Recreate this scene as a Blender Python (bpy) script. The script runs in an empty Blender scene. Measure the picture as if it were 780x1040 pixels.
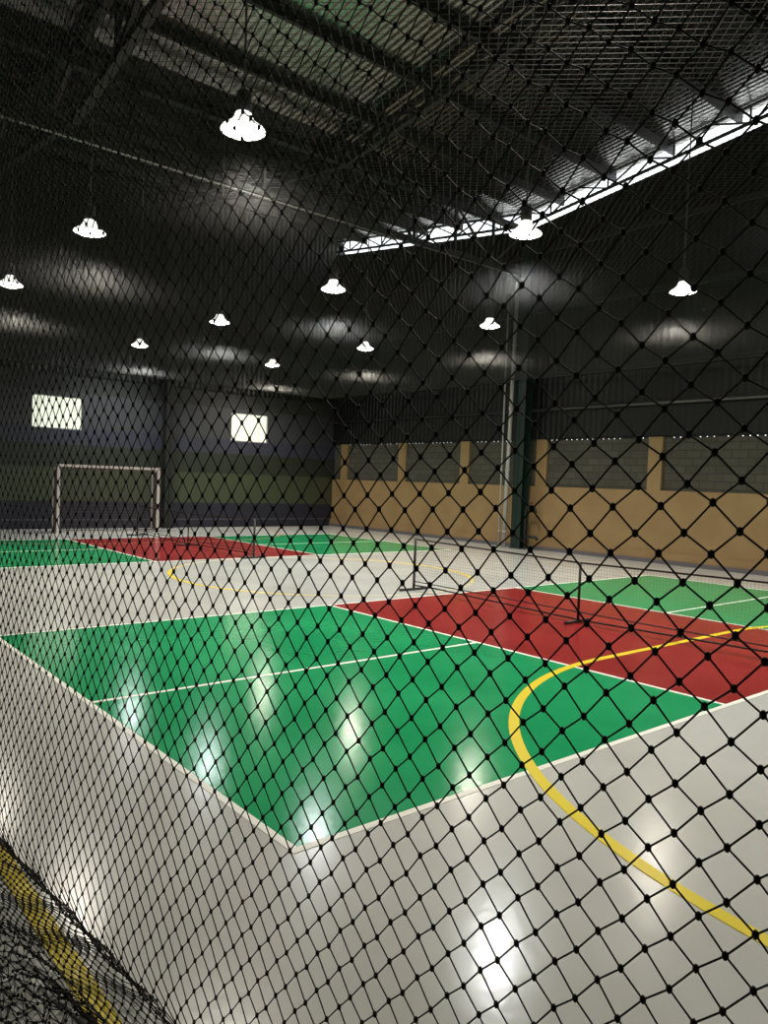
import bpy, math, random
import numpy as np
from mathutils import Vector, Matrix

random.seed(7)
rng = np.random.default_rng(7)
scn = bpy.context.scene
COL = scn.collection

# ------------------------------------------------------------------ helpers
class MB:
    """collects simple shapes into one mesh"""
    def __init__(self):
        self.v = []; self.f = []; self.s = []
    def add(self, vs, fs, smooth=False):
        b = len(self.v)
        self.v += [tuple(p) for p in vs]
        self.f += [tuple(b + i for i in f) for f in fs]
        self.s += [smooth] * len(fs)
    def box(self, x0, x1, y0, y1, z0, z1):
        vs = [(x, y, z) for z in (z0, z1) for y in (y0, y1) for x in (x0, x1)]
        self.add(vs, [(0, 2, 3, 1), (4, 5, 7, 6), (0, 1, 5, 4), (2, 6, 7, 3), (0, 4, 6, 2), (1, 3, 7, 5)])
        return self
    def bar(self, p, q, w, h, up=(0, 0, 1)):
        """rectangular bar from p to q"""
        p = Vector(p); q = Vector(q); d = (q - p).normalized()
        u = Vector(up)
        if abs(d.dot(u)) > .99: u = Vector((1, 0, 0))
        r = d.cross(u).normalized() * (w / 2); u = r.cross(d).normalized() * (h / 2)
        vs = [c + a * r + b * u for c in (p, q) for (a, b) in ((-1, -1), (1, -1), (1, 1), (-1, 1))]
        self.add(vs, [(3, 2, 1, 0), (4, 5, 6, 7), (0, 1, 5, 4), (1, 2, 6, 5), (2, 3, 7, 6), (3, 0, 4, 7)])
        return self
    def tube(self, pts, r, n=12, caps=True):
        pts = [Vector(p) for p in pts]; rings = []
        prev = None
        for i, p in enumerate(pts):
            d = (pts[min(i + 1, len(pts) - 1)] - pts[max(i - 1, 0)]).normalized()
            if prev is None:
                a = Vector((0, 0, 1)) if abs(d.z) < .9 else Vector((1, 0, 0))
            else:
                a = prev
            u = (a - d * a.dot(d)).normalized(); prev = u; w = d.cross(u)
            rr = r[i] if isinstance(r, (list, tuple)) else r
            rings.append([p + (u * math.cos(2 * math.pi * k / n) + w * math.sin(2 * math.pi * k / n)) * rr for k in range(n)])
        b = len(self.v)
        fs = []
        for i in range(len(pts) - 1):
            for k in range(n):
                fs.append((i * n + k, i * n + (k + 1) % n, (i + 1) * n + (k + 1) % n, (i + 1) * n + k))
        self.add([p for rg in rings for p in rg], fs, True)
        if caps:
            self.f += [tuple(b + k for k in reversed(range(n))), tuple(b + (len(pts) - 1) * n + k for k in range(n))]
            self.s += [False, False]
        return self
    def lathe(self, prof, n=32, c=(0, 0, 0)):
        vs = []; fs = []
        for (r, z) in prof:
            for k in range(n):
                a = 2 * math.pi * k / n
                vs.append((c[0] + r * math.cos(a), c[1] + r * math.sin(a), c[2] + z))
        for i in range(len(prof) - 1):
            for k in range(n):
                fs.append((i * n + k, i * n + (k + 1) % n, (i + 1) * n + (k + 1) % n, (i + 1) * n + k))
        self.add(vs, fs, True)
        return self
    def prism(self, poly, axis, a, b):
        """polygon (two coords) extruded along an axis from a to b"""
        n = len(poly)
        def P(q, t):
            return {'x': (t, q[0], q[1]), 'y': (q[0], t, q[1]), 'z': (q[0], q[1], t)}[axis]
        vs = [P(q, a) for q in poly] + [P(q, b) for q in poly]
        fs = [tuple(range(n)), tuple(reversed(range(n, 2 * n)))]
        fs += [(i, n + i, n + (i + 1) % n, (i + 1) % n) for i in range(n)]
        self.add(vs, fs)
        return self
    def build(self, name, mat, parent=None, loc=None):
        me = bpy.data.meshes.new(name)
        me.from_pydata(self.v, [], self.f); me.update()
        me.polygons.foreach_set('use_smooth', self.s)
        # consistent outward normals
        import bmesh
        bm = bmesh.new(); bm.from_mesh(me)
        bmesh.ops.recalc_face_normals(bm, faces=bm.faces); bm.to_mesh(me); bm.free()
        if mat: me.materials.append(mat)
        o = bpy.data.objects.new(name, me); COL.objects.link(o)
        if parent: o.parent = parent
        if loc: o.location = loc
        return o

def np_mesh(name, V, F, mat, parent=None, smooth=True):
    """F: (n,k) array of equal-size faces"""
    me = bpy.data.meshes.new(name)
    V = np.asarray(V, np.float32); F = np.asarray(F, np.int32)
    n, k = F.shape
    me.vertices.add(len(V)); me.vertices.foreach_set('co', V.ravel())
    me.loops.add(n * k); me.loops.foreach_set('vertex_index', F.ravel())
    me.polygons.add(n)
    me.polygons.foreach_set('loop_start', np.arange(0, n * k, k, dtype=np.int32))
    me.polygons.foreach_set('use_smooth', np.full(n, smooth))
    me.update(calc_edges=True)
    if mat: me.materials.append(mat)
    o = bpy.data.objects.new(name, me); COL.objects.link(o)
    if parent: o.parent = parent
    return o

def sticks(P, Q, r, n=4):
    """prisms between point arrays P and Q -> verts, quads"""
    P = np.asarray(P, float); Q = np.asarray(Q, float)
    d = Q - P; L = np.linalg.norm(d, axis=1, keepdims=True); d = d / np.maximum(L, 1e-9)
    a = np.where(np.abs(d[:, 2:3]) < .9, np.array([[0, 0, 1.]]), np.array([[1., 0, 0]]))
    u = np.cross(d, a); u /= np.linalg.norm(u, axis=1, keepdims=True); w = np.cross(d, u)
    ang = 2 * np.pi * (np.arange(n) + .5) / n
    off = (u[:, None, :] * np.cos(ang)[None, :, None] + w[:, None, :] * np.sin(ang)[None, :, None]) * r
    V = np.concatenate([P[:, None, :] + off, Q[:, None, :] + off], axis=1)      # m,2n,3
    base = (np.arange(len(P)) * 2 * n)[:, None, None]
    k = np.arange(n)
    q = np.stack([k, (k + 1) % n, n + (k + 1) % n, n + k], axis=1)[None]
    return V.reshape(-1, 3), (base + q).reshape(-1, 4)

def polysticks(lines, r, n=3):
    """continuous thin tubes: lines = array (m, k, 3) of points in order"""
    lines = np.asarray(lines, float); m, k, _ = lines.shape
    d = np.gradient(lines, axis=1); d /= np.linalg.norm(d, axis=2, keepdims=True)
    a = np.broadcast_to(np.array([0, 0, 1.]), d.shape)
    u = np.cross(d, a); u /= np.linalg.norm(u, axis=2, keepdims=True); w = np.cross(d, u)
    ang = 2 * np.pi * np.arange(n) / n + np.pi / 2
    off = (u[:, :, None, :] * np.cos(ang)[:, None] + w[:, :, None, :] * np.sin(ang)[:, None]) * r
    V = lines[:, :, None, :] + off
    idx = np.arange(m * k * n).reshape(m, k, n)
    A = idx[:, :-1, :]; B = idx[:, 1:, :]
    F = np.stack([A, np.roll(A, -1, axis=2), np.roll(B, -1, axis=2), B], axis=-1)
    return V.reshape(-1, 3), F.reshape(-1, 4)

def tag(o, label=None, cat=None, group=None, kind=None):
    if label: o['label'] = label
    if cat: o['category'] = cat
    if group: o['group'] = group
    if kind: o['kind'] = kind
    return o
def struct(o):
    o['kind'] = 'structure'; return o
def empty(name, loc=(0, 0, 0)):
    o = bpy.data.objects.new(name, None); COL.objects.link(o); o.location = loc
    o.empty_display_size = .2
    return o

# ------------------------------------------------------------------ materials
def mat(name, color=(.5, .5, .5), rough=.5, metal=0., spec=.5, emit=None, estr=0., build=None):
    m = bpy.data.materials.new(name); m.use_nodes = True
    nt = m.node_tree; b = nt.nodes['Principled BSDF']
    b.inputs['Base Color'].default_value = (*color, 1)
    b.inputs['Roughness'].default_value = rough
    b.inputs['Metallic'].default_value = metal
    b.inputs['Specular IOR Level'].default_value = spec
    if emit:
        b.inputs['Emission Color'].default_value = (*emit, 1)
        b.inputs['Emission Strength'].default_value = estr
    if build: build(nt, b)
    return m
def N(nt, t, **kw):
    n = nt.nodes.new(t)
    for k, v in kw.items(): setattr(n, k, v)
    return n
def obj_coord(nt):
    tc = N(nt, 'ShaderNodeTexCoord'); return tc.outputs['Object']
def noise_mix(nt, b, c0, c1, scale, detail=4, lo=.35, hi=.65, coord=None):
    no = N(nt, 'ShaderNodeTexNoise'); no.inputs['Scale'].default_value = scale; no.inputs['Detail'].default_value = detail
    nt.links.new(coord or obj_coord(nt), no.inputs['Vector'])
    r = N(nt, 'ShaderNodeValToRGB'); r.color_ramp.elements[0].position = lo; r.color_ramp.elements[1].position = hi
    r.color_ramp.elements[0].color = (*c0, 1); r.color_ramp.elements[1].color = (*c1, 1)
    nt.links.new(no.outputs['Fac'], r.inputs['Fac'])
    nt.links.new(r.outputs['Color'], b.inputs['Base Color'])
    return no
def ribs(axis, pitch, strength, dist=.02, sharp=False):
    """corrugated sheet: bump varying along one axis"""
    def f(nt, b):
        sx = N(nt, 'ShaderNodeSeparateXYZ'); nt.links.new(obj_coord(nt), sx.inputs[0])
        mu = N(nt, 'ShaderNodeMath', operation='MULTIPLY'); mu.inputs[1].default_value = 2 * math.pi / pitch
        nt.links.new(sx.outputs[axis], mu.inputs[0])
        si = N(nt, 'ShaderNodeMath', operation='SINE'); nt.links.new(mu.outputs[0], si.inputs[0])
        h = si.outputs[0]
        bp = N(nt, 'ShaderNodeBump'); bp.inputs['Strength'].default_value = strength; bp.inputs['Distance'].default_value = dist
        nt.links.new(h, bp.inputs['Height']); nt.links.new(bp.outputs[0], b.inputs['Normal'])
    return f

def gloss_floor(c0, c1, rough):
    def f(nt, b):
        no = noise_mix(nt, b, c0, c1, .9, 5)
        n2 = N(nt, 'ShaderNodeTexNoise'); n2.inputs['Scale'].default_value = 14; n2.inputs['Detail'].default_value = 3
        nt.links.new(obj_coord(nt), n2.inputs['Vector'])
        bp = N(nt, 'ShaderNodeBump'); bp.inputs['Strength'].default_value = .10; bp.inputs['Distance'].default_value = .01
        nt.links.new(n2.outputs['Fac'], bp.inputs['Height']); nt.links.new(bp.outputs[0], b.inputs['Normal'])
        mr = N(nt, 'ShaderNodeMapRange'); mr.inputs['To Min'].default_value = rough - .04; mr.inputs['To Max'].default_value = rough + .05
        nt.links.new(no.outputs['Fac'], mr.inputs['Value']); nt.links.new(mr.outputs[0], b.inputs['Roughness'])
    return f
M = {}
M['floor'] = mat('grey_epoxy', spec=.5, build=gloss_floor((.52, .525, .48), (.58, .585, .54), .18))
M['green'] = mat('green_court_paint', spec=.5, build=gloss_floor((.012, .30, .105), (.018, .36, .13), .15))
M['red'] = mat('red_court_paint', spec=.5, build=gloss_floor((.27, .017, .017), (.32, .021, .021), .20))
def worn(nt, b):
    sx = N(nt, 'ShaderNodeSeparateXYZ'); nt.links.new(obj_coord(nt), sx.inputs[0])
    su = N(nt, 'ShaderNodeMath', operation='SUBTRACT'); su.inputs[1].default_value = 6.8; nt.links.new(sx.outputs['X'], su.inputs[0])
    ab = N(nt, 'ShaderNodeMath', operation='ABSOLUTE'); nt.links.new(su.outputs[0], ab.inputs[0])
    mr = N(nt, 'ShaderNodeMapRange'); mr.inputs['From Min'].default_value = 1.5; mr.inputs['From Max'].default_value = 2.7
    mr.inputs['To Min'].default_value = .12; mr.inputs['To Max'].default_value = 1.0
    nt.links.new(ab.outputs[0], mr.inputs['Value'])
    mx = N(nt, 'ShaderNodeMix', data_type='RGBA'); nt.links.new(mr.outputs[0], mx.inputs[0])
    mx.inputs[6].default_value = (.56, .54, .44, 1); mx.inputs[7].default_value = (.78, .58, .03, 1)
    nt.links.new(mx.outputs[2], b.inputs['Base Color'])
M['worn_yellow'] = mat('worn_yellow_paint', rough=.3, build=worn)
M['old_yellow'] = mat('old_yellow_paint', (.42, .20, .06), .35)
M['white_line'] = mat('white_line_paint', (.90, .90, .80), .3)
M['yellow_line'] = mat('yellow_line_paint', (.80, .64, .02), .3)
M['yellow_wall'] = mat('yellow_plaster', rough=.7, build=lambda nt, b: noise_mix(nt, b, (.27, .175, .075), (.31, .205, .09), 1.6))
M['plinth'] = mat('plinth_grey', (.12, .11, .12), .6)
def blocks(nt, b):
    br = N(nt, 'ShaderNodeTexBrick')
    br.inputs['Color1'].default_value = (.058, .055, .042, 1); br.inputs['Color2'].default_value = (.078, .074, .058, 1)
    br.inputs['Mortar'].default_value = (.040, .038, .030, 1)
    br.inputs['Scale'].default_value = 1; br.inputs['Brick Width'].default_value = .4; br.inputs['Row Height'].default_value = .2
    br.inputs['Mortar Size'].default_value = .012
    sx = N(nt, 'ShaderNodeSeparateXYZ'); nt.links.new(obj_coord(nt), sx.inputs[0])
    cx = N(nt, 'ShaderNodeCombineXYZ'); nt.links.new(sx.outputs['Y'], cx.inputs['X']); nt.links.new(sx.outputs['Z'], cx.inputs['Y'])
    nt.links.new(cx.outputs[0], br.inputs['Vector']); nt.links.new(br.outputs['Color'], b.inputs['Base Color'])
    bp = N(nt, 'ShaderNodeBump'); bp.inputs['Strength'].default_value = .5; bp.inputs['Distance'].default_value = .01
    bp.invert = True
    nt.links.new(br.outputs['Fac'], bp.inputs['Height']); nt.links.new(bp.outputs[0], b.inputs['Normal'])
M['blocks'] = mat('grey_blockwork', rough=.9, build=blocks)
M['clad_y'] = mat('dark_cladding_side', (.008, .009, .008), .45, spec=.35, build=ribs('Y', .2, .6))
M['clad_x'] = mat('dark_cladding_back', (.008, .009, .008), .45, spec=.35, build=ribs('X', .2, .6))
M['roof'] = mat('roof_sheet', (.31, .30, .28), .25, metal=1.0, build=ribs('X', .16, .16))
M['steel'] = mat('dark_steel', (.013, .014, .013), .5)
M['column'] = mat('green_steel', (.008, .024, .017), .45)
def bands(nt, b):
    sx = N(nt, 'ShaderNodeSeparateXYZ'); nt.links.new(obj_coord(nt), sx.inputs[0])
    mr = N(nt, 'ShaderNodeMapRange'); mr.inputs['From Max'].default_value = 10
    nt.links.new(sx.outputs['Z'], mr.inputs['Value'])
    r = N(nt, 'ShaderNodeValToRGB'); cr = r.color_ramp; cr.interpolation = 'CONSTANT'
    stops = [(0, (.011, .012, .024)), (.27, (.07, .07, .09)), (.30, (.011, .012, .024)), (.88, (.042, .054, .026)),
             (1.97, (.016, .021, .012)), (2.72, (.028, .030, .048)), (3.25, (.036, .038, .043)), (4.40, (.02, .021, .02))]  # the band above the green one is a much darker green
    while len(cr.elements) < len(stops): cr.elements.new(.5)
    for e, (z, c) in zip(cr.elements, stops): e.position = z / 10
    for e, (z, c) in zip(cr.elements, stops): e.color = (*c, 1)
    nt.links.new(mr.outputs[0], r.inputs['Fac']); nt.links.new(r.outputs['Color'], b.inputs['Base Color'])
M['bands'] = mat('banded_wall_colour', rough=.6, build=bands)
M['dark_wall'] = mat('dark_wall', (.05, .052, .05), .6)
M['pipe_white'] = mat('white_plastic_pipe', (.42, .42, .40), .4)
M['steel_pipe'] = mat('grey_pipe', (.10, .10, .10), .35, metal=.7)
M['galv'] = mat('galvanised_pipe', (.5, .5, .48), .35, metal=.6)
M['black_net'] = mat('black_twine', (.018, .018, .015), .65, spec=.25)
M['roof_net'] = mat('overhead_twine', (.036, .036, .033), .6, spec=.4)
M['goal_white'] = mat('goal_white', (.62, .55, .53), .35)
M['goal_net'] = mat('goal_net_brown', (.07, .05, .045), .8)
M['black'] = mat('black_powder_coat', (.012, .012, .012), .45)
M['tape'] = mat('black_tape', (.015, .015, .016), .6)
M['glow_cool'] = mat('lamp_glow_cool', (.8, .8, .8), .4, emit=(.90, .96, 1.0), estr=125)
M['glow_warm'] = mat('lamp_glow_warm', (.8, .8, .8), .4, emit=(1.0, .93, .80), estr=125)
M['shade'] = mat('lamp_shade_prismatic', (.6, .6, .58), .35, emit=(1, .97, .92), estr=1.6)
M['lamp_top'] = mat('lamp_housing', (.05, .05, .05), .4)
def pane(nt, b):
    sx = N(nt, 'ShaderNodeSeparateXYZ'); nt.links.new(obj_coord(nt), sx.inputs[0])
    w = N(nt, 'ShaderNodeTexNoise'); w.inputs['Scale'].default_value = 6; w.inputs['Detail'].default_value = 2
    cx = N(nt, 'ShaderNodeCombineXYZ'); nt.links.new(sx.outputs['X'], cx.inputs['X'])
    nt.links.new(cx.outputs[0], w.inputs['Vector'])
    r = N(nt, 'ShaderNodeValToRGB'); r.color_ramp.elements[0].position = .35; r.color_ramp.elements[1].position = .6
    r.color_ramp.elements[0].color = (.62, .66, .50, 1); r.color_ramp.elements[1].color = (.92, .96, .80, 1)
    nt.links.new(w.outputs['Fac'], r.inputs['Fac']); nt.links.new(r.outputs['Color'], b.inputs['Emission Color'])
    b.inputs['Emission Strength'].default_value = .9
M['pane'] = mat('daylit_frosted_pane', (.4, .4, .36), .5, build=pane)

# ------------------------------------------------------------------ dimensions (metres; x along the courts, y across them)
WX, BY, LX, FY = 16.43, 22.4, -5.5, -9.0
VALLEY = 12.45
def wall_top(y): return 9.85 + .125 * abs(y - VALLEY)
def roof_z(y): return wall_top(y) + .52

# ------------------------------------------------------------------ floor and its painted courts
struct(MB().box(LX - .3, WX + .3, FY - .3, BY + .3, -.15, 0).build('floor', M['floor']))
def rect(name, x0, x1, y0, y1, z, m):
    b = MB(); b.box(x0, x1, y0, y1, 0.0, z); return struct(b.build(name, m))
NV0, NV1, CL, CW = 4.60, 8.90, 13.5, 6.1
def court(y0, y1):
    z = .0015
    rect('floor_green_paint', 0, NV0, y0, y1, z, M['green'])
    rect('floor_red_paint', NV0, NV1, y0, y1, z, M['red'])
    rect('floor_green_paint', NV1, CL, y0, y1, z, M['green'])
    w, zl, c = .05, .003, (y0 + y1) / 2
    b = MB()
    for y in (y0, y1): b.box(-w / 2, CL + w / 2, y - w / 2, y + w / 2, 0, zl)
    for x in (0, NV0, NV1, CL): b.box(x - w / 2, x + w / 2, y0 + w / 2, y1 - w / 2, 0, zl)
    b.box(w / 2, NV0 - w / 2, c - w / 2, c + w / 2, 0, zl); b.box(NV1 + w / 2, CL - w / 2, c - w / 2, c + w / 2, 0, zl)
    struct(b.build('floor_white_line', M['white_line']))
court(0, CW)
court(12.47, 18.45)

def strip(pts, w, z):
    """flat painted line along a polyline"""
    b = MB(); L = []; Rr = []
    for i, p in enumerate(pts):
        a = Vector(pts[max(i - 1, 0)]); c = Vector(pts[min(i + 1, len(pts) - 1)])
        d = (c - a).normalized(); n = Vector((-d.y, d.x))
        p = Vector(p); L.append(p + n * w / 2); Rr.append(p - n * w / 2)
    n = len(pts)
    vs = [(q.x, q.y, z) for q in L] + [(q.x, q.y, z) for q in Rr] + [(q.x, q.y, 0) for q in L] + [(q.x, q.y, 0) for q in Rr]
    fs = []
    for i in range(n - 1):
        fs += [(i, n + i, n + i + 1, i + 1), (i, i + 1, 2 * n + i + 1, 2 * n + i), (n + i, 3 * n + i, 3 * n + i + 1, n + i + 1)]
    b.add(vs, fs); return b
def arc(cx, cy, r, a0, a1, n=40):
    return [(cx + r * math.cos(math.radians(a0 + (a1 - a0) * k / n)), cy + r * math.sin(math.radians(a0 + (a1 - a0) * k / n))) for k in range(n + 1)]
ZY = .0042
pts = arc(5.2, -2.33, 4.05, 180, 90) + arc(8.3, -2.33, 4.05, 90, 0)
struct(strip(pts, .085, ZY).build('floor_yellow_line', M['yellow_line']))
pts = arc(5.2, 20.9, 4.05, 180, 270) + arc(8.3, 20.9, 4.05, 270, 360)
struct(strip(pts, .05, ZY).build('floor_yellow_line', M['old_yellow']))
struct(strip(arc(6.8, 9.35, 3.0, 0, 360, 96), .08, ZY).build('floor_yellow_line', M['worn_yellow']))
struct(strip([(-1.19, -6), (-1.19, 20.9)], .085, ZY).build('floor_yellow_line', M['yellow_line']))

# ------------------------------------------------------------------ right-hand wall
b = MB(); b.box(WX, WX + .2, FY, BY, 0, 1.93); b.box(WX - .07, WX, FY, BY, 0, .30)
struct(b.build('wall_right', M['yellow_wall']))
struct(MB().box(WX - .11, WX - .07, FY, BY, 0, .11).build('baseboard_right', M['plinth']))
struct(MB().box(WX + .09, WX + .2, FY, BY, 1.93, 3.33).build('wall_right_blockwork', M['blocks']))
for y in (21.65, 18.08, 14.87, 11.62, 7.83, 4.3, .7, -2.9):
    w = .2
    struct(MB().box(WX + .002, WX + .09, y - w, y + w, 1.93, 3.36).build('wall_right_pier', M['yellow_wall']))
# toothed closer under the cladding: daylight leaks between the corrugations
b = MB(); y = FY
while y < BY - .2:
    if random.random() < .75: b.box(WX + .09, WX + .11, y, y + .14, 3.33, 3.38)
    else: b.box(WX + .09, WX + .11, y, y + .18, 3.33, 3.38)
    b.box(WX + .09, WX + .11, y + .14, y + .18, 3.352, 3.38); y += .18
b.box(WX + .09, WX + .11, FY, BY, 3.38, 3.42)
struct(b.build('trim_1', M['steel']))
poly = [(FY, 3.40), (BY, 3.40), (BY, wall_top(BY)), (VALLEY, wall_top(VALLEY)), (FY, wall_top(FY))]
struct(MB().prism(poly, 'x', WX - .02, WX + .06).build('wall_right_cladding', M['clad_y']))
for z in (5.2, 7.2, 9.0):
    struct(MB().box(WX - .12, WX - .02, FY, BY, z, z + .14).build('wall_right_beam', M['steel']))

# ------------------------------------------------------------------ back wall with its two windows
wins = [(4.70, 6.27, 3.22, 4.28), (11.70, 13.28, 3.22, 4.30)]
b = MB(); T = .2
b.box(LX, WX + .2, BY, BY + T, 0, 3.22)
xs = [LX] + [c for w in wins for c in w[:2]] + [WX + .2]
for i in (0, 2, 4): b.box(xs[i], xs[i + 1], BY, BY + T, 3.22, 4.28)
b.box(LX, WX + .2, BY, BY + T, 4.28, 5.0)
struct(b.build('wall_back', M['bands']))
struct(MB().box(LX, WX + .2, BY - .02, BY + T, 5.0, roof_z(BY)).build('wall_back_cladding', M['clad_x']))
for i, (x0, x1, z0, z1) in enumerate(wins):
    f = MB(); y0, y1 = BY + .04, BY + .12; t = .035
    f.box(x0, x1, y0, y1, z0, z0 + t); f.box(x0, x1, y0, y1, z1 - t, z1)
    f.box(x0, x0 + t, y0, y1, z0 + t, z1 - t); f.box(x1 - t, x1, y0, y1, z0 + t, z1 - t)
    w = struct(f.build('window_%d' % (i + 1), M['pipe_white']))
    MB().box(x0 + t, x1 - t, BY + .07, BY + .09, z0 + t, z1 - t).build('pane', M['pane'], w)

# ------------------------------------------------------------------ the two walls behind the camera, so that light stays in the hall
struct(MB().box(LX - .2, LX, FY - .2, BY + .2, 0, roof_z(FY) + .1).build('wall_left', M['dark_wall']))
struct(MB().box(LX, WX + .2, FY - .2, FY, 0, roof_z(FY) + .1).build('wall_front', M['dark_wall']))

# ------------------------------------------------------------------ roof: two slopes meeting in a valley, purlins, trusses
poly = [(FY - .2, roof_z(FY - .2)), (VALLEY, roof_z(VALLEY)), (BY + .3, roof_z(BY + .3))]
poly += [(y, z + .08) for y, z in reversed(poly)]
struct(MB().prism(poly, 'x', LX - .2, WX + .08).build('ceiling', M['roof']))
for y in [11.25 - 1.75 * k for k in range(11)] + [13.7 + 1.75 * k for k in range(5)]:
    z = roof_z(y)
    struct(MB().bar((LX, y, z - .11), (WX + .04, y, z - .11), .09, .22).build('ceiling_purlin_beam', M['steel']))
# lattice girder along the valley
zb, zt, y = 8.44, 9.80, VALLEY
b = MB(); b.bar((LX, y, zb), (WX - .25, y, zb), .12, .14); b.bar((LX, y, zt), (WX - .05, y, zt), .12, .14)
nx = 14; dx = (WX - .1 - LX) / nx
for k in range(nx):
    x = LX + k * dx
    b.bar((x, y, zb), (x, y, zt), .07, .07)
    p, q = ((x, y, zt), (x + dx, y, zb)) if k % 2 == 0 else ((x, y, zb), (x + dx, y, zt))
    b.bar(p, q, .06, .06, (0, 1, 0))
struct(b.build('ceiling_valley_beam', M['steel']))
tag(MB().tube([(LX, VALLEY, zb - .093), (WX - .3, VALLEY, zb - .093)], .022, 8).build('hanging_conduit', M['galv']),
    'long pale conduit running along the bottom of the valley girder', 'conduit')
# rafters trusses across the hall
def rafter(x, depth, w, drop=.27):
    b = MB()
    for (ya, yb) in ((VALLEY, FY), (VALLEY, BY)):
        b.bar((x, ya, roof_z(ya) - drop), (x, yb, roof_z(yb) - drop), w, w)
        b.bar((x, ya, roof_z(ya) - drop - depth), (x, yb, roof_z(yb) - drop - depth), w, w)
        n = max(2, int(abs(yb - ya) / max(1.0, depth * 1.5))); n += n % 2
        for k in range(n):
            y0 = ya + (yb - ya) * k / n; y1 = ya + (yb - ya) * (k + 1) / n
            lo = lambda y: (x, y, roof_z(y) - drop - depth); hi = lambda y: (x, y, roof_z(y) - drop)
            b.bar(*((lo(y0), hi(y1)) if k % 2 else (hi(y0), lo(y1))), w * .6, w * .6, (1, 0, 0))
            if k % 2 == 0 or depth > .8: b.bar(lo(y1), hi(y1), w * .6, w * .6)
    return struct(b.build('ceiling_truss_beam', M['steel']))
rafter(2.75, 1.35, .16)
rafter(9.3, .30, .12)
rafter(WX - .25, .40, .065, .06)

# steel columns
def h_column(x, y, z1, d, w, along):
    b = MB(); t = .02
    if along == 'y':
        b.box(x - d / 2, x + d / 2, y - t / 2, y + t / 2, 0, z1)
        b.box(x - d / 2, x - d / 2 + t, y - w / 2, y + w / 2, 0, z1); b.box(x + d / 2 - t, x + d / 2, y - w / 2, y + w / 2, 0, z1)
    else:
        b.box(x - t / 2, x + t / 2, y - d / 2, y + d / 2, 0, z1)
        b.box(x - w / 2, x + w / 2, y - d / 2, y - d / 2 + t, 0, z1); b.box(x - w / 2, x + w / 2, y + d / 2 - t, y + d / 2, 0, z1)
    b.box(x - d * .6, x + d * .6, y - w * .6, y + w * .6, 0, .03)
    return struct(b.build('steel_column', M['column']))
h_column(16.10, 12.10, zt, .34, .36, 'y')
h_column(9.15, BY - .2, roof_z(BY) - .3, .30, .30, 'x').data.materials[0] = M['steel']
# rain pipes beside the column
def pipe(name, x, y0, y1, z1, r, label, m):
    root = empty(name, (x, y0, 0))
    tag(root, label, 'pipe')
    MB().tube([(0, 0, 0), (0, (y1 - y0) * .5, z1 * .5), (0, y1 - y0, z1)], r, 12).build('pipe_run', m, root)
    for z in (.5, 2.4, 4.3, 6.2):
        if z < z1:
            yy = (y1 - y0) * z / z1
            MB().lathe([(r * 1.02, -.03), (r * 1.25, -.025), (r * 1.25, .025), (r * 1.02, .03)], 16, (0, yy, z)).build('pipe_clip', m, root)
pipe('downpipe', 15.80, 12.44, 12.30, 8.1, .06, 'thick white rain downpipe standing against the green steel column', M['pipe_white'])
pipe('conduit_pipe', 15.82, 12.66, 12.66, 7.8, .025, 'thin pale conduit just left of the white downpipe', M['pipe_white'])
tag(MB().tube([(WX - .12, FY + .1, 4.25), (WX - .12, BY - .1, 4.25)], .05, 10).build('wall_pipe', M['steel_pipe']), 'long grey pipe running along the dark cladding above the yellow wall', 'pipe')
# standpipe with a tap on the other side of the column
root = empty('standpipe', (16.0, 11.78, 0)); tag(root, 'dark water standpipe with bent spout beside the green column', 'standpipe')
MB().tube([(0, 0, 0), (0, 0, 1.22), (0, -.06, 1.30), (0, -.2, 1.32), (0, -.34, 1.27), (0, -.40, 1.12)], .035, 10).build('riser', M['black'], root)
MB().tube([(0, 0, .40), (0, -.42, .40), (0, -.46, .36), (0, -.46, .30)], .045, 10).build('hose_outlet', M['black'], root)
MB().tube([(0, -.2, 1.32), (0, -.2, 1.42)], .012, 8).box(-.06, .06, -.215, -.185, 1.41, 1.43).build('tap_handle', M['black'], root)

# ------------------------------------------------------------------ pendant lamps
XS, YS, HL = (2.24, 7.28, 12.12), (-.3, 4.85, 10.0, 15.02, 20.3), 5.88
def make_lamp():
    root = empty('pendant_lamp')
    sh = MB(); sh.lathe([(.075, .21), (.095, .195), (.105, .16), (.13, .11), (.18, .07), (.245, .025), (.26, 0), (.25, -.004), (.235, .018), (.17, .062), (.12, .102), (.095, .15)], 32)
    sh.build('lamp_shade', M['shade'], root)
    MB().lathe([(.232, .014), (.18, -.022), (.10, -.044), (.0005, -.052)], 32).build('lens', M['glow_cool'], root)
    h = MB(); h.lathe([(.0005, .46), (.05, .46), (.085, .43), (.09, .26), (.085, .20), (.05, .19)], 24)
    h.build('ballast_housing', M['lamp_top'], root)
    MB().tube([(0, 0, .45), (0, 0, 1.2)], .014, 8).build('drop_rod', M['lamp_top'], root)
    return root
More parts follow.
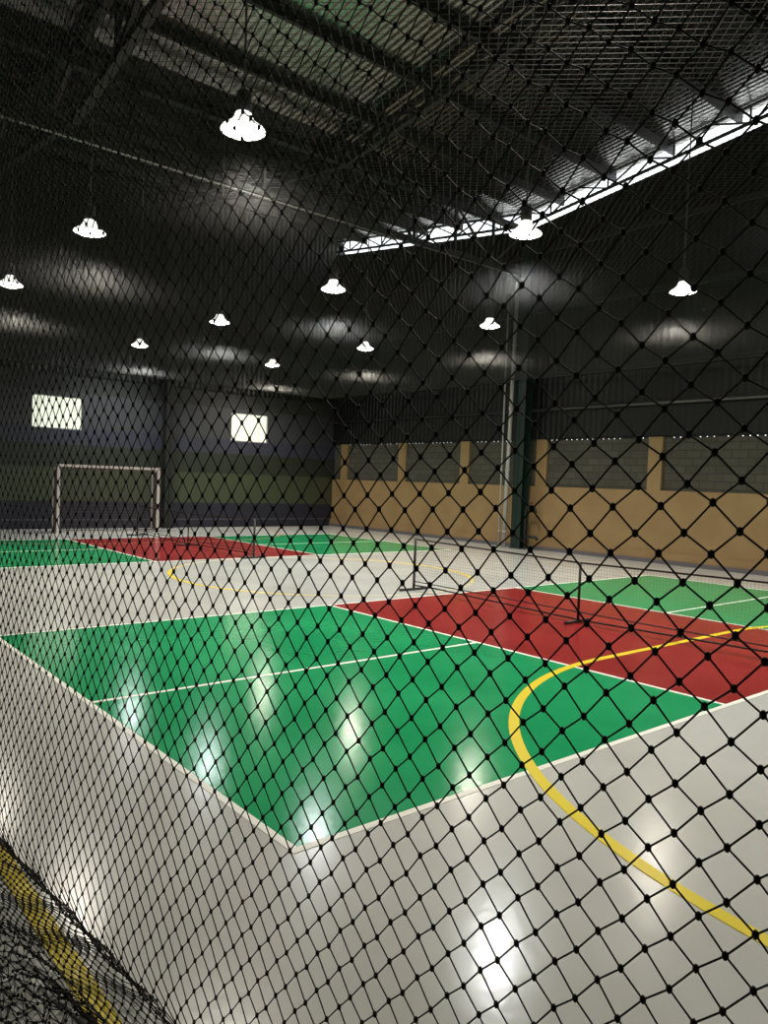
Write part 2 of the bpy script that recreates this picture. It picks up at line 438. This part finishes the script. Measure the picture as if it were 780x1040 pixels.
LABEL = {
 (0, 1): 'brightest and largest pendant lamp, hanging high at upper left of the court',
 (0, 2): 'warm pendant lamp hanging below and left of the largest lamp',
 (0, 3): 'warm pendant lamp cut by the left edge of the picture',
 (1, 1): 'cool white pendant lamp hanging in front of the bright roof gap above the column',
 (2, 1): 'warm pendant lamp farthest to the right, over the yellow wall',
 (1, 2): 'cool white pendant lamp hanging under the left end of the roof gap',
 (2, 2): 'warm pendant lamp hanging just left of the column with the white downpipe',
 (1, 3): 'cool white pendant lamp high between the goal and the right-hand window',
 (1, 4): 'small cool white pendant lamp hanging above the goal and its right post',
 (2, 3): 'small warm pendant lamp above the wall corner, right of the right-hand window',
 (2, 4): 'smallest warm pendant lamp, hanging straight above the right-hand window',
 (0, 0): 'warm pendant lamp over the near edge of the green court next to the fence net',
 (1, 0): 'cool pendant lamp over the near edge of the near red court area',
 (2, 0): 'warm pendant lamp over the near edge of the green court beside the yellow wall'}
LAMP_W, SPREAD = 60, 130
protos = make_lamp(); first = True
for i, x in enumerate(XS):
    for j, y in enumerate(YS):
        if (i, j) not in LABEL: continue
        if first:
            o = protos; kids = list(o.children); first = False
        else:
            o = protos.copy(); COL.objects.link(o); kids = []
            for ch in protos.children:
                c = ch.copy(); COL.objects.link(c); c.parent = o; kids.append(c)
        o.location = (x, y, HL)
        tag(o, LABEL[(i, j)], 'lamp', 'pendant lamps over the courts')
        ld = bpy.data.lights.new('lamp_light', 'AREA'); ld.shape = 'DISK'; ld.size = .46; ld.energy = LAMP_W
        ld.spread = math.radians(SPREAD); ld.color = (.90, .96, 1.0) if i == 1 else (1.0, .93, .82)
        lo = bpy.data.objects.new('lamp_light', ld); COL.objects.link(lo); lo.parent = o; lo.location = (0, 0, -.06)
        for c in kids:
            if c.name.startswith('lens'):
                c.data = c.data.copy(); c.data.materials.clear()
                c.data.materials.append(M['glow_cool'] if i == 1 else M['glow_warm'])
            if c.name.startswith('drop_rod'):
                z1 = roof_z(y) - HL - .05
                c.data = MB().tube([(0, 0, .45), (0, 0, z1)], .014, 8).build('tmp', M['lamp_top']).data
for o in [o for o in bpy.data.objects if o.name.startswith('tmp')]: bpy.data.objects.remove(o)

# ------------------------------------------------------------------ overhead netting with its edge rope
NX0, NX1, NY0, NY1, NZ = -1.06, 15.70, -6.0, 22.0, 5.05
def net_z(x, y):
    ex = np.clip(np.minimum(x - NX0, NX1 - x) / 2.5, 0, 1); ey = np.clip(np.minimum(y - NY0, NY1 - y) / 2.5, 0, 1)
    return NZ + .10 * (1 - np.minimum(ex, ey)) ** 2
lines = []
step = .07 * math.sqrt(2); K = 24
for sgn in (1, -1):
    # y = sgn*x + c
    c0 = NY0 - (NX1 if sgn > 0 else -NX0); c1 = NY1 - (NX0 if sgn > 0 else -NX1)
    for c in np.arange(c0 + step, c1, step):
        xa, xb = ((NY0 - c), (NY1 - c)) if sgn > 0 else ((c - NY1), (c - NY0))
        xa = max(xa, NX0); xb = min(xb, NX1)
        if xb - xa < .03: continue
        x = np.linspace(xa, xb, K); y = sgn * x + c
        lines.append(np.stack([x, y, net_z(x, y)], 1))
V, F = polysticks(lines, .0018, 4)
root = empty('overhead_net', ((NX0 + NX1) / 2, (NY0 + NY1) / 2, NZ))
tag(root, 'fine dark netting stretched flat over the courts under the lamps', 'net')
V = V - np.array(root.location)
np_mesh('netting', V, F, M['roof_net'], root)
L = Vector(root.location); zr = NZ + .1
corners = [(NX0, NY0), (NX1, NY0), (NX1, NY1), (NX0, NY1)]
b = MB()
for k in range(4):
    p = corners[k]; q = corners[(k + 1) % 4]
    b.tube([Vector((*p, zr)) - L, Vector((*q, zr)) - L], .018, 8)
b.build('edge_rope', M['black_net'], root)

# ------------------------------------------------------------------ fence net hanging in front of the camera
EXPO = [(1,0),(0,1),(2,0),(1,1),(0,2),(3,0),(2,1),(1,2),(0,3),(4,0),(3,1),(2,2),(0,0)]
CS = np.array([-25.8713, 0.0886, -0.7944, -0.4953, -0.0436, 0.0118, 0.1038, 0.1192, 0.0697, -0.0197, 0.023, -0.0127, -10.5146])
CT = np.array([1.3671, 25.9639, -0.5361, 0.1074, 1.4314, 0.2636, 0.3623, -0.063, -0.2287, -0.0785, -0.0313, 0.0247, -9.0091])
def poly(c, v, z):
    return sum(k * v ** a_ * z ** b_ for k, (a_, b_) in zip(c, EXPO))
def ST(v, z):
    vc = np.clip(v, -2.9, .7); zc = np.clip(z, .3, 4.3); e = 1e-3
    out = []
    for c in (CS, CT):
        p0 = poly(c, vc + 2, zc - 1.6)
        gv = (poly(c, vc + 2 + e, zc - 1.6) - p0) / e; gz = (poly(c, vc + 2, zc - 1.6 + e) - p0) / e
        out.append(p0 + gv * (v - vc) + gz * (z - zc))
    return out
def inv(s, t, v, z):
    e = 1e-3
    for _ in range(25):
        S, T = ST(v, z); Sv, Tv = ST(v + e, z); Sz, Tz = ST(v, z + e)
        a, bb, c, d = (Sv - S) / e, (Sz - S) / e, (Tv - T) / e, (Tz - T) / e
        ds, dt = s - S, t - T; det = a * d - bb * c
        v = v + np.clip((d * ds - bb * dt) / det, -.5, .5); z = z + np.clip((-c * ds + a * dt) / det, -.5, .5)
    return v, z
VMIN, VMAX, ZTOP = -5.2, 20.4, 5.10
s_lo = int(ST(np.array(VMAX), np.array(1.5))[0]) - 30; s_hi = int(ST(np.array(VMIN), np.array(1.5))[0]) + 20
EXTRA = 66                                   # rows lying on the floor
t_lo, t_hi = -EXTRA - 90, 130
ss, tt = np.meshgrid(np.arange(s_lo, s_hi + 1), np.arange(t_lo, t_hi + 1), indexing='ij')
okp = (ss + tt) % 2 == 0
v0 = -2 - (ss + 10.5) / 27.; z0 = 1.6 + (tt + 9.) / 27.
v, z = inv(ss.astype(float), tt.astype(float), v0.astype(float), z0.astype(float))
# every second row of knots sits a little low, as stretched netting does
z = z + np.where(tt % 2 == 0, -.0029, .0029)
jit = rng.normal(0, .0008, (2,) + ss.shape); v = v + jit[0]; z = z + jit[1]
def plane_x(v): return -1.05 - .078 * (np.minimum(v, 2.6) + 2.6)
bulge = .03 * np.sin(1.3 * v + .6) * np.clip(np.abs(v + .5) - 2.6, 0, 1)   # the sheet billows a little away from the middle
# below z=HB the net turns onto the floor and lies there in folds towards the corridor
HB = .34
d = np.clip(HB - z, 0, None)                 # path length past the turn
prof_d = np.array([0, .10, .20, .28, .335, .38, .43, 1.45, 2.75])
prof_x = np.array([0, .02, .07, .125, .168, .172, .15, -.10, -.58])
prof_z = np.array([.34, .24, .145, .07, .022, .012, .012, .014, .014])
w1 = np.clip((d - .38) / .25, 0, 1); w2 = np.clip((d - 1.15) / .35, 0, 1)
ph = .06 * np.sin(6 * v + .5) * np.clip((d - .2) / .3, 0, 1)
dd = np.clip(d + ph, 0, 2.75)
X = plane_x(v) + bulge + np.where(d > 0, np.interp(dd, prof_d, prof_x), 0) + .012 * np.sin(17 * v) * np.clip(d / .3, 0, 1)
Z = np.where(d > 0, np.interp(dd, prof_d, prof_z) + w1 * .006 * (1 + np.sin(11 * dd + 2 * np.sin(5 * v))) + w2 * .012 * (1 + np.sin(46 * v)), z)
Z = np.maximum(Z, .006)
Yv = v + w1 * .25 * (d - .4); Yv = Yv - w2 * .5 * np.clip(Yv - .1, -1.4, 1.4) + w2 * .03 * np.sin(40 * d)
okp &= (v > VMIN) & (v < VMAX) & (z < ZTOP) & (d < 2.7)
P = np.stack([X, Yv, Z], -1)
A = []; Bq = []
for ds_, dt_ in ((1, 1), (1, -1)):
    n0, n1 = ss.shape
    i0 = slice(0, n0 - 1); i1 = slice(1, n0)
    j0, j1 = (slice(0, n1 - 1), slice(1, n1)) if dt_ > 0 else (slice(1, n1), slice(0, n1 - 1))
    m = okp[i0, j0] & okp[i1, j1]
    A.append(P[i0, j0][m]); Bq.append(P[i1, j1][m])
A = np.concatenate(A); Bq = np.concatenate(Bq)
nearby = A[:, 1] < 6
V1, F1 = sticks(A[nearby], Bq[nearby], .0017, 5)
V3, F3 = sticks(A[~nearby], Bq[~nearby], .0018, 3)
KP = P[okp & (Yv < 6)]
kn = np.array([(1, 0, 0), (0, 1, 0), (-1, 0, 0), (0, -1, 0), (0, 0, 1), (0, 0, -1)], float) * np.array([.0052, .0052, .0068])
# knots: small lens shaped lumps (8 sided barrels)
ringz = np.array([-.0066, -.003, .003, .0066]); ringr = np.array([.0022, .0050, .0050, .0022]); n8 = 6
ang = np.arange(n8) * 2 * np.pi / n8
kv = np.concatenate([np.stack([np.cos(ang) * r_, np.sin(ang) * r_, np.full(n8, z_)], 1) for r_, z_ in zip(ringr, ringz)])
kf = []
for q in range(3):
    for k in range(n8): kf.append((q * n8 + k, q * n8 + (k + 1) % n8, (q + 1) * n8 + (k + 1) % n8, (q + 1) * n8 + k))
kf.append((3 * n8, 3 * n8 + 1, 3 * n8 + 2, 3 * n8 + 3)); kf.append((3 * n8, 3 * n8 + 3, 3 * n8 + 4, 3 * n8 + 5))
kf.append((3, 2, 1, 0)); kf.append((5, 4, 3, 0))
kf = np.array(kf)
V2 = (KP[:, None, :] + kv[None]).reshape(-1, 3); F2 = (np.arange(len(KP))[:, None, None] * len(kv) + kf[None]).reshape(-1, 4)
root = empty('fence_net', (-1.15, 0, 0))
tag(root, 'black knotted diamond fence net hanging right in front of the camera', 'net')
off = np.array([-1.15, 0, 0])
np_mesh('netting', np.concatenate([V1, V2, V3]) - off, np.concatenate([F1, F2 + len(V1), F3 + len(V1) + len(V2)]), M['black_net'], root)
MB().tube([(plane_x(y) + 1.15, y, ZTOP) for y in np.linspace(VMIN, VMAX, 40)], .008, 8).build('head_rope', M['black_net'], root)

# ------------------------------------------------------------------ pickleball nets
def make_court_net():
    root = empty('pickleball_net'); W = 6.92
    h = lambda y: .86 + .055 * abs(2 * y / W)
    for s in (-1, 1):
        p = MB(); p.tube([(0, s * W / 2, .02), (0, s * W / 2, .92)], .024, 12); p.build('post', M['black'], root)
        MB().tube([(-.33, s * W / 2, .025), (.33, s * W / 2, .025)], .022, 10).build('foot', M['black'], root)
    MB().tube([(0, 0, .03), (0, 0, .86)], .018, 10).build('centre_post', M['black'], root)
    MB().tube([(-.3, 0, .022), (.3, 0, .022)], .02, 10).build('foot', M['black'], root)
    MB().tube([(0, -W / 2, .09), (0, -W / 2 + .5, .10), (0, -.4, .05), (0, 0, .045), (0, .4, .05), (0, W / 2 - .5, .10), (0, W / 2, .09)], .013, 10).build('base_bar', M['black'], root)
    ny = 150; ys = np.linspace(-W / 2 + .02, W / 2 - .02, ny); hs = .86 + .055 * np.abs(2 * ys / W)
    zb_ = .16
    A = [np.stack([np.zeros(ny), ys, np.full(ny, zb_)], 1)]; B_ = [np.stack([np.zeros(ny), ys, hs - .01], 1)]
    for k in range(16):
        f = k / 16; zz = zb_ + (hs - zb_) * f
        pl = np.stack([np.zeros(ny), ys, zz], 1)[::15]
        pl = np.vstack([pl, [[0, ys[-1], zb_ + (hs[-1] - zb_) * f]]])
        A.append(pl[:-1]); B_.append(pl[1:])
    V, F = sticks(np.concatenate(A), np.concatenate(B_), .0011, 4)
    np_mesh('netting', V, F, M['black_net'], root)
    t = MB()
    for y0, y1 in ((-W / 2, 0), (0, W / 2)): t.bar((0, y0, h(y0) - .012), (0, y1, h(y1) - .012), .012, .024)
    t.build('top_tape', M['tape'], root)
    MB().tube([(0, -W / 2, zb_), (0, 0, zb_ - .01), (0, W / 2, zb_)], .009, 8).build('bottom_cord', M['tape'], root)
    return root
n1 = make_court_net(); n1.location = (6.87, 3.24, .002)
tag(n1, 'low black portable net across the near red court area', 'net', 'portable court nets')
n2 = n1.copy(); COL.objects.link(n2)
for ch in n1.children:
    c = ch.copy(); COL.objects.link(c); c.parent = n2
n2.location = (6.92, 15.78, .002)
tag(n2, 'low black portable net across the far red court area before the goal', 'net', 'portable court nets')

# ------------------------------------------------------------------ futsal goal
root = empty('futsal_goal', (6.55, 20.55, 0)); tag(root, 'white futsal goal with dark net standing before the banded back wall', 'goal')
hw, H, D = 1.56, 2.08, .45
def sq(p, q, w, name, m=None): return MB().bar(p, q, w, w).build(name, m or M['goal_white'], root)
for s in (-1, 1):
    sq((s * hw, 0, 0), (s * hw, 0, H - .04), .08, 'post')
    sq((s * hw, D, 0), (s * hw, D, H - .18), .06, 'rear_post')
    sq((s * hw, .03, H - .06), (s * hw, D, H - .18), .05, 'side_bar')
    sq((s * hw, .04, .03), (s * hw, D - .03, .03), .05, 'ground_bar')
sq((-hw - .04, 0, H - .04), (hw + .04, 0, H - .04), .08, 'crossbar')
sq((-hw, D, .03), (hw, D, .03), .05, 'ground_bar')
A = []; Bq = []
n = 30; m = 19
def gp(u, w): return np.array([-hw + 2 * hw * u, D - .03 + 0 * u, .05 + (H - .25) * w])
for k in range(n + 1): A.append(gp(k / n, 0)); Bq.append(gp(k / n, 1))
for k in range(m + 1): A.append(gp(0, k / m)); Bq.append(gp(1, k / m))
for k in range(n + 1):
    A.append(np.array([-hw + 2 * hw * k / n, .02, H - .05])); Bq.append(gp(k / n, 1))
for k in range(8): A.append(np.array([-hw, .02 + (D - .05) * k / 8, H - .05 - .13 * k / 8])); Bq.append(np.array([hw, .02 + (D - .05) * k / 8, H - .05 - .13 * k / 8]))
for s in (-1, 1):
    for k in range(8): A.append(np.array([s * hw, .03 + (D - .06) * k / 8, .05])); Bq.append(np.array([s * hw, .03 + (D - .06) * k / 8, H - .08 - .12 * k / 8]))
    for k in range(m + 1): A.append(np.array([s * hw, .03, .05 + (H - .25) * k / m])); Bq.append(np.array([s * hw, D - .03, .05 + (H - .25) * k / m]))
V, F = sticks(np.array(A), np.array(Bq), .008, 4)
np_mesh('netting', V, F, M['goal_net'], root)

# ------------------------------------------------------------------ daylight outside
w = bpy.data.worlds.new('World'); scn.world = w; w.use_nodes = True
bg = w.node_tree.nodes['Background']; bg.inputs['Color'].default_value = (.92, .97, 1.0, 1); bg.inputs['Strength'].default_value = 2.0

# ------------------------------------------------------------------ camera
F_PX, CX, CY, CZ, YAW, PITCH, ROLL = 772.19074, -2.13892, -3.15486, 1.88539, 0.87312, -0.03912, 0.03643
f = Vector((math.cos(YAW) * math.cos(PITCH), math.sin(YAW) * math.cos(PITCH), math.sin(PITCH)))
r0 = Vector((math.sin(YAW), -math.cos(YAW), 0)); u0 = r0.cross(f)
r = math.cos(ROLL) * r0 + math.sin(ROLL) * u0; u = r.cross(f)
cd = bpy.data.cameras.new('camera'); cam = bpy.data.objects.new('camera', cd); COL.objects.link(cam)
mw = Matrix.Identity(4)
for k in range(3): mw[k][0], mw[k][1], mw[k][2] = r[k], u[k], -f[k]
mw[0][3], mw[1][3], mw[2][3] = CX, CY, CZ
cam.matrix_world = mw
cd.sensor_width = 36; cd.sensor_fit = 'AUTO'; cd.lens = F_PX * 36 / 1040
cd.clip_start = .05; cd.clip_end = 200
scn.camera = cam
vs = scn.view_settings
vs.view_transform = 'Standard'; vs.look = 'None'; vs.gamma = 1; vs.use_curve_mapping = False; vs.exposure = 0.0
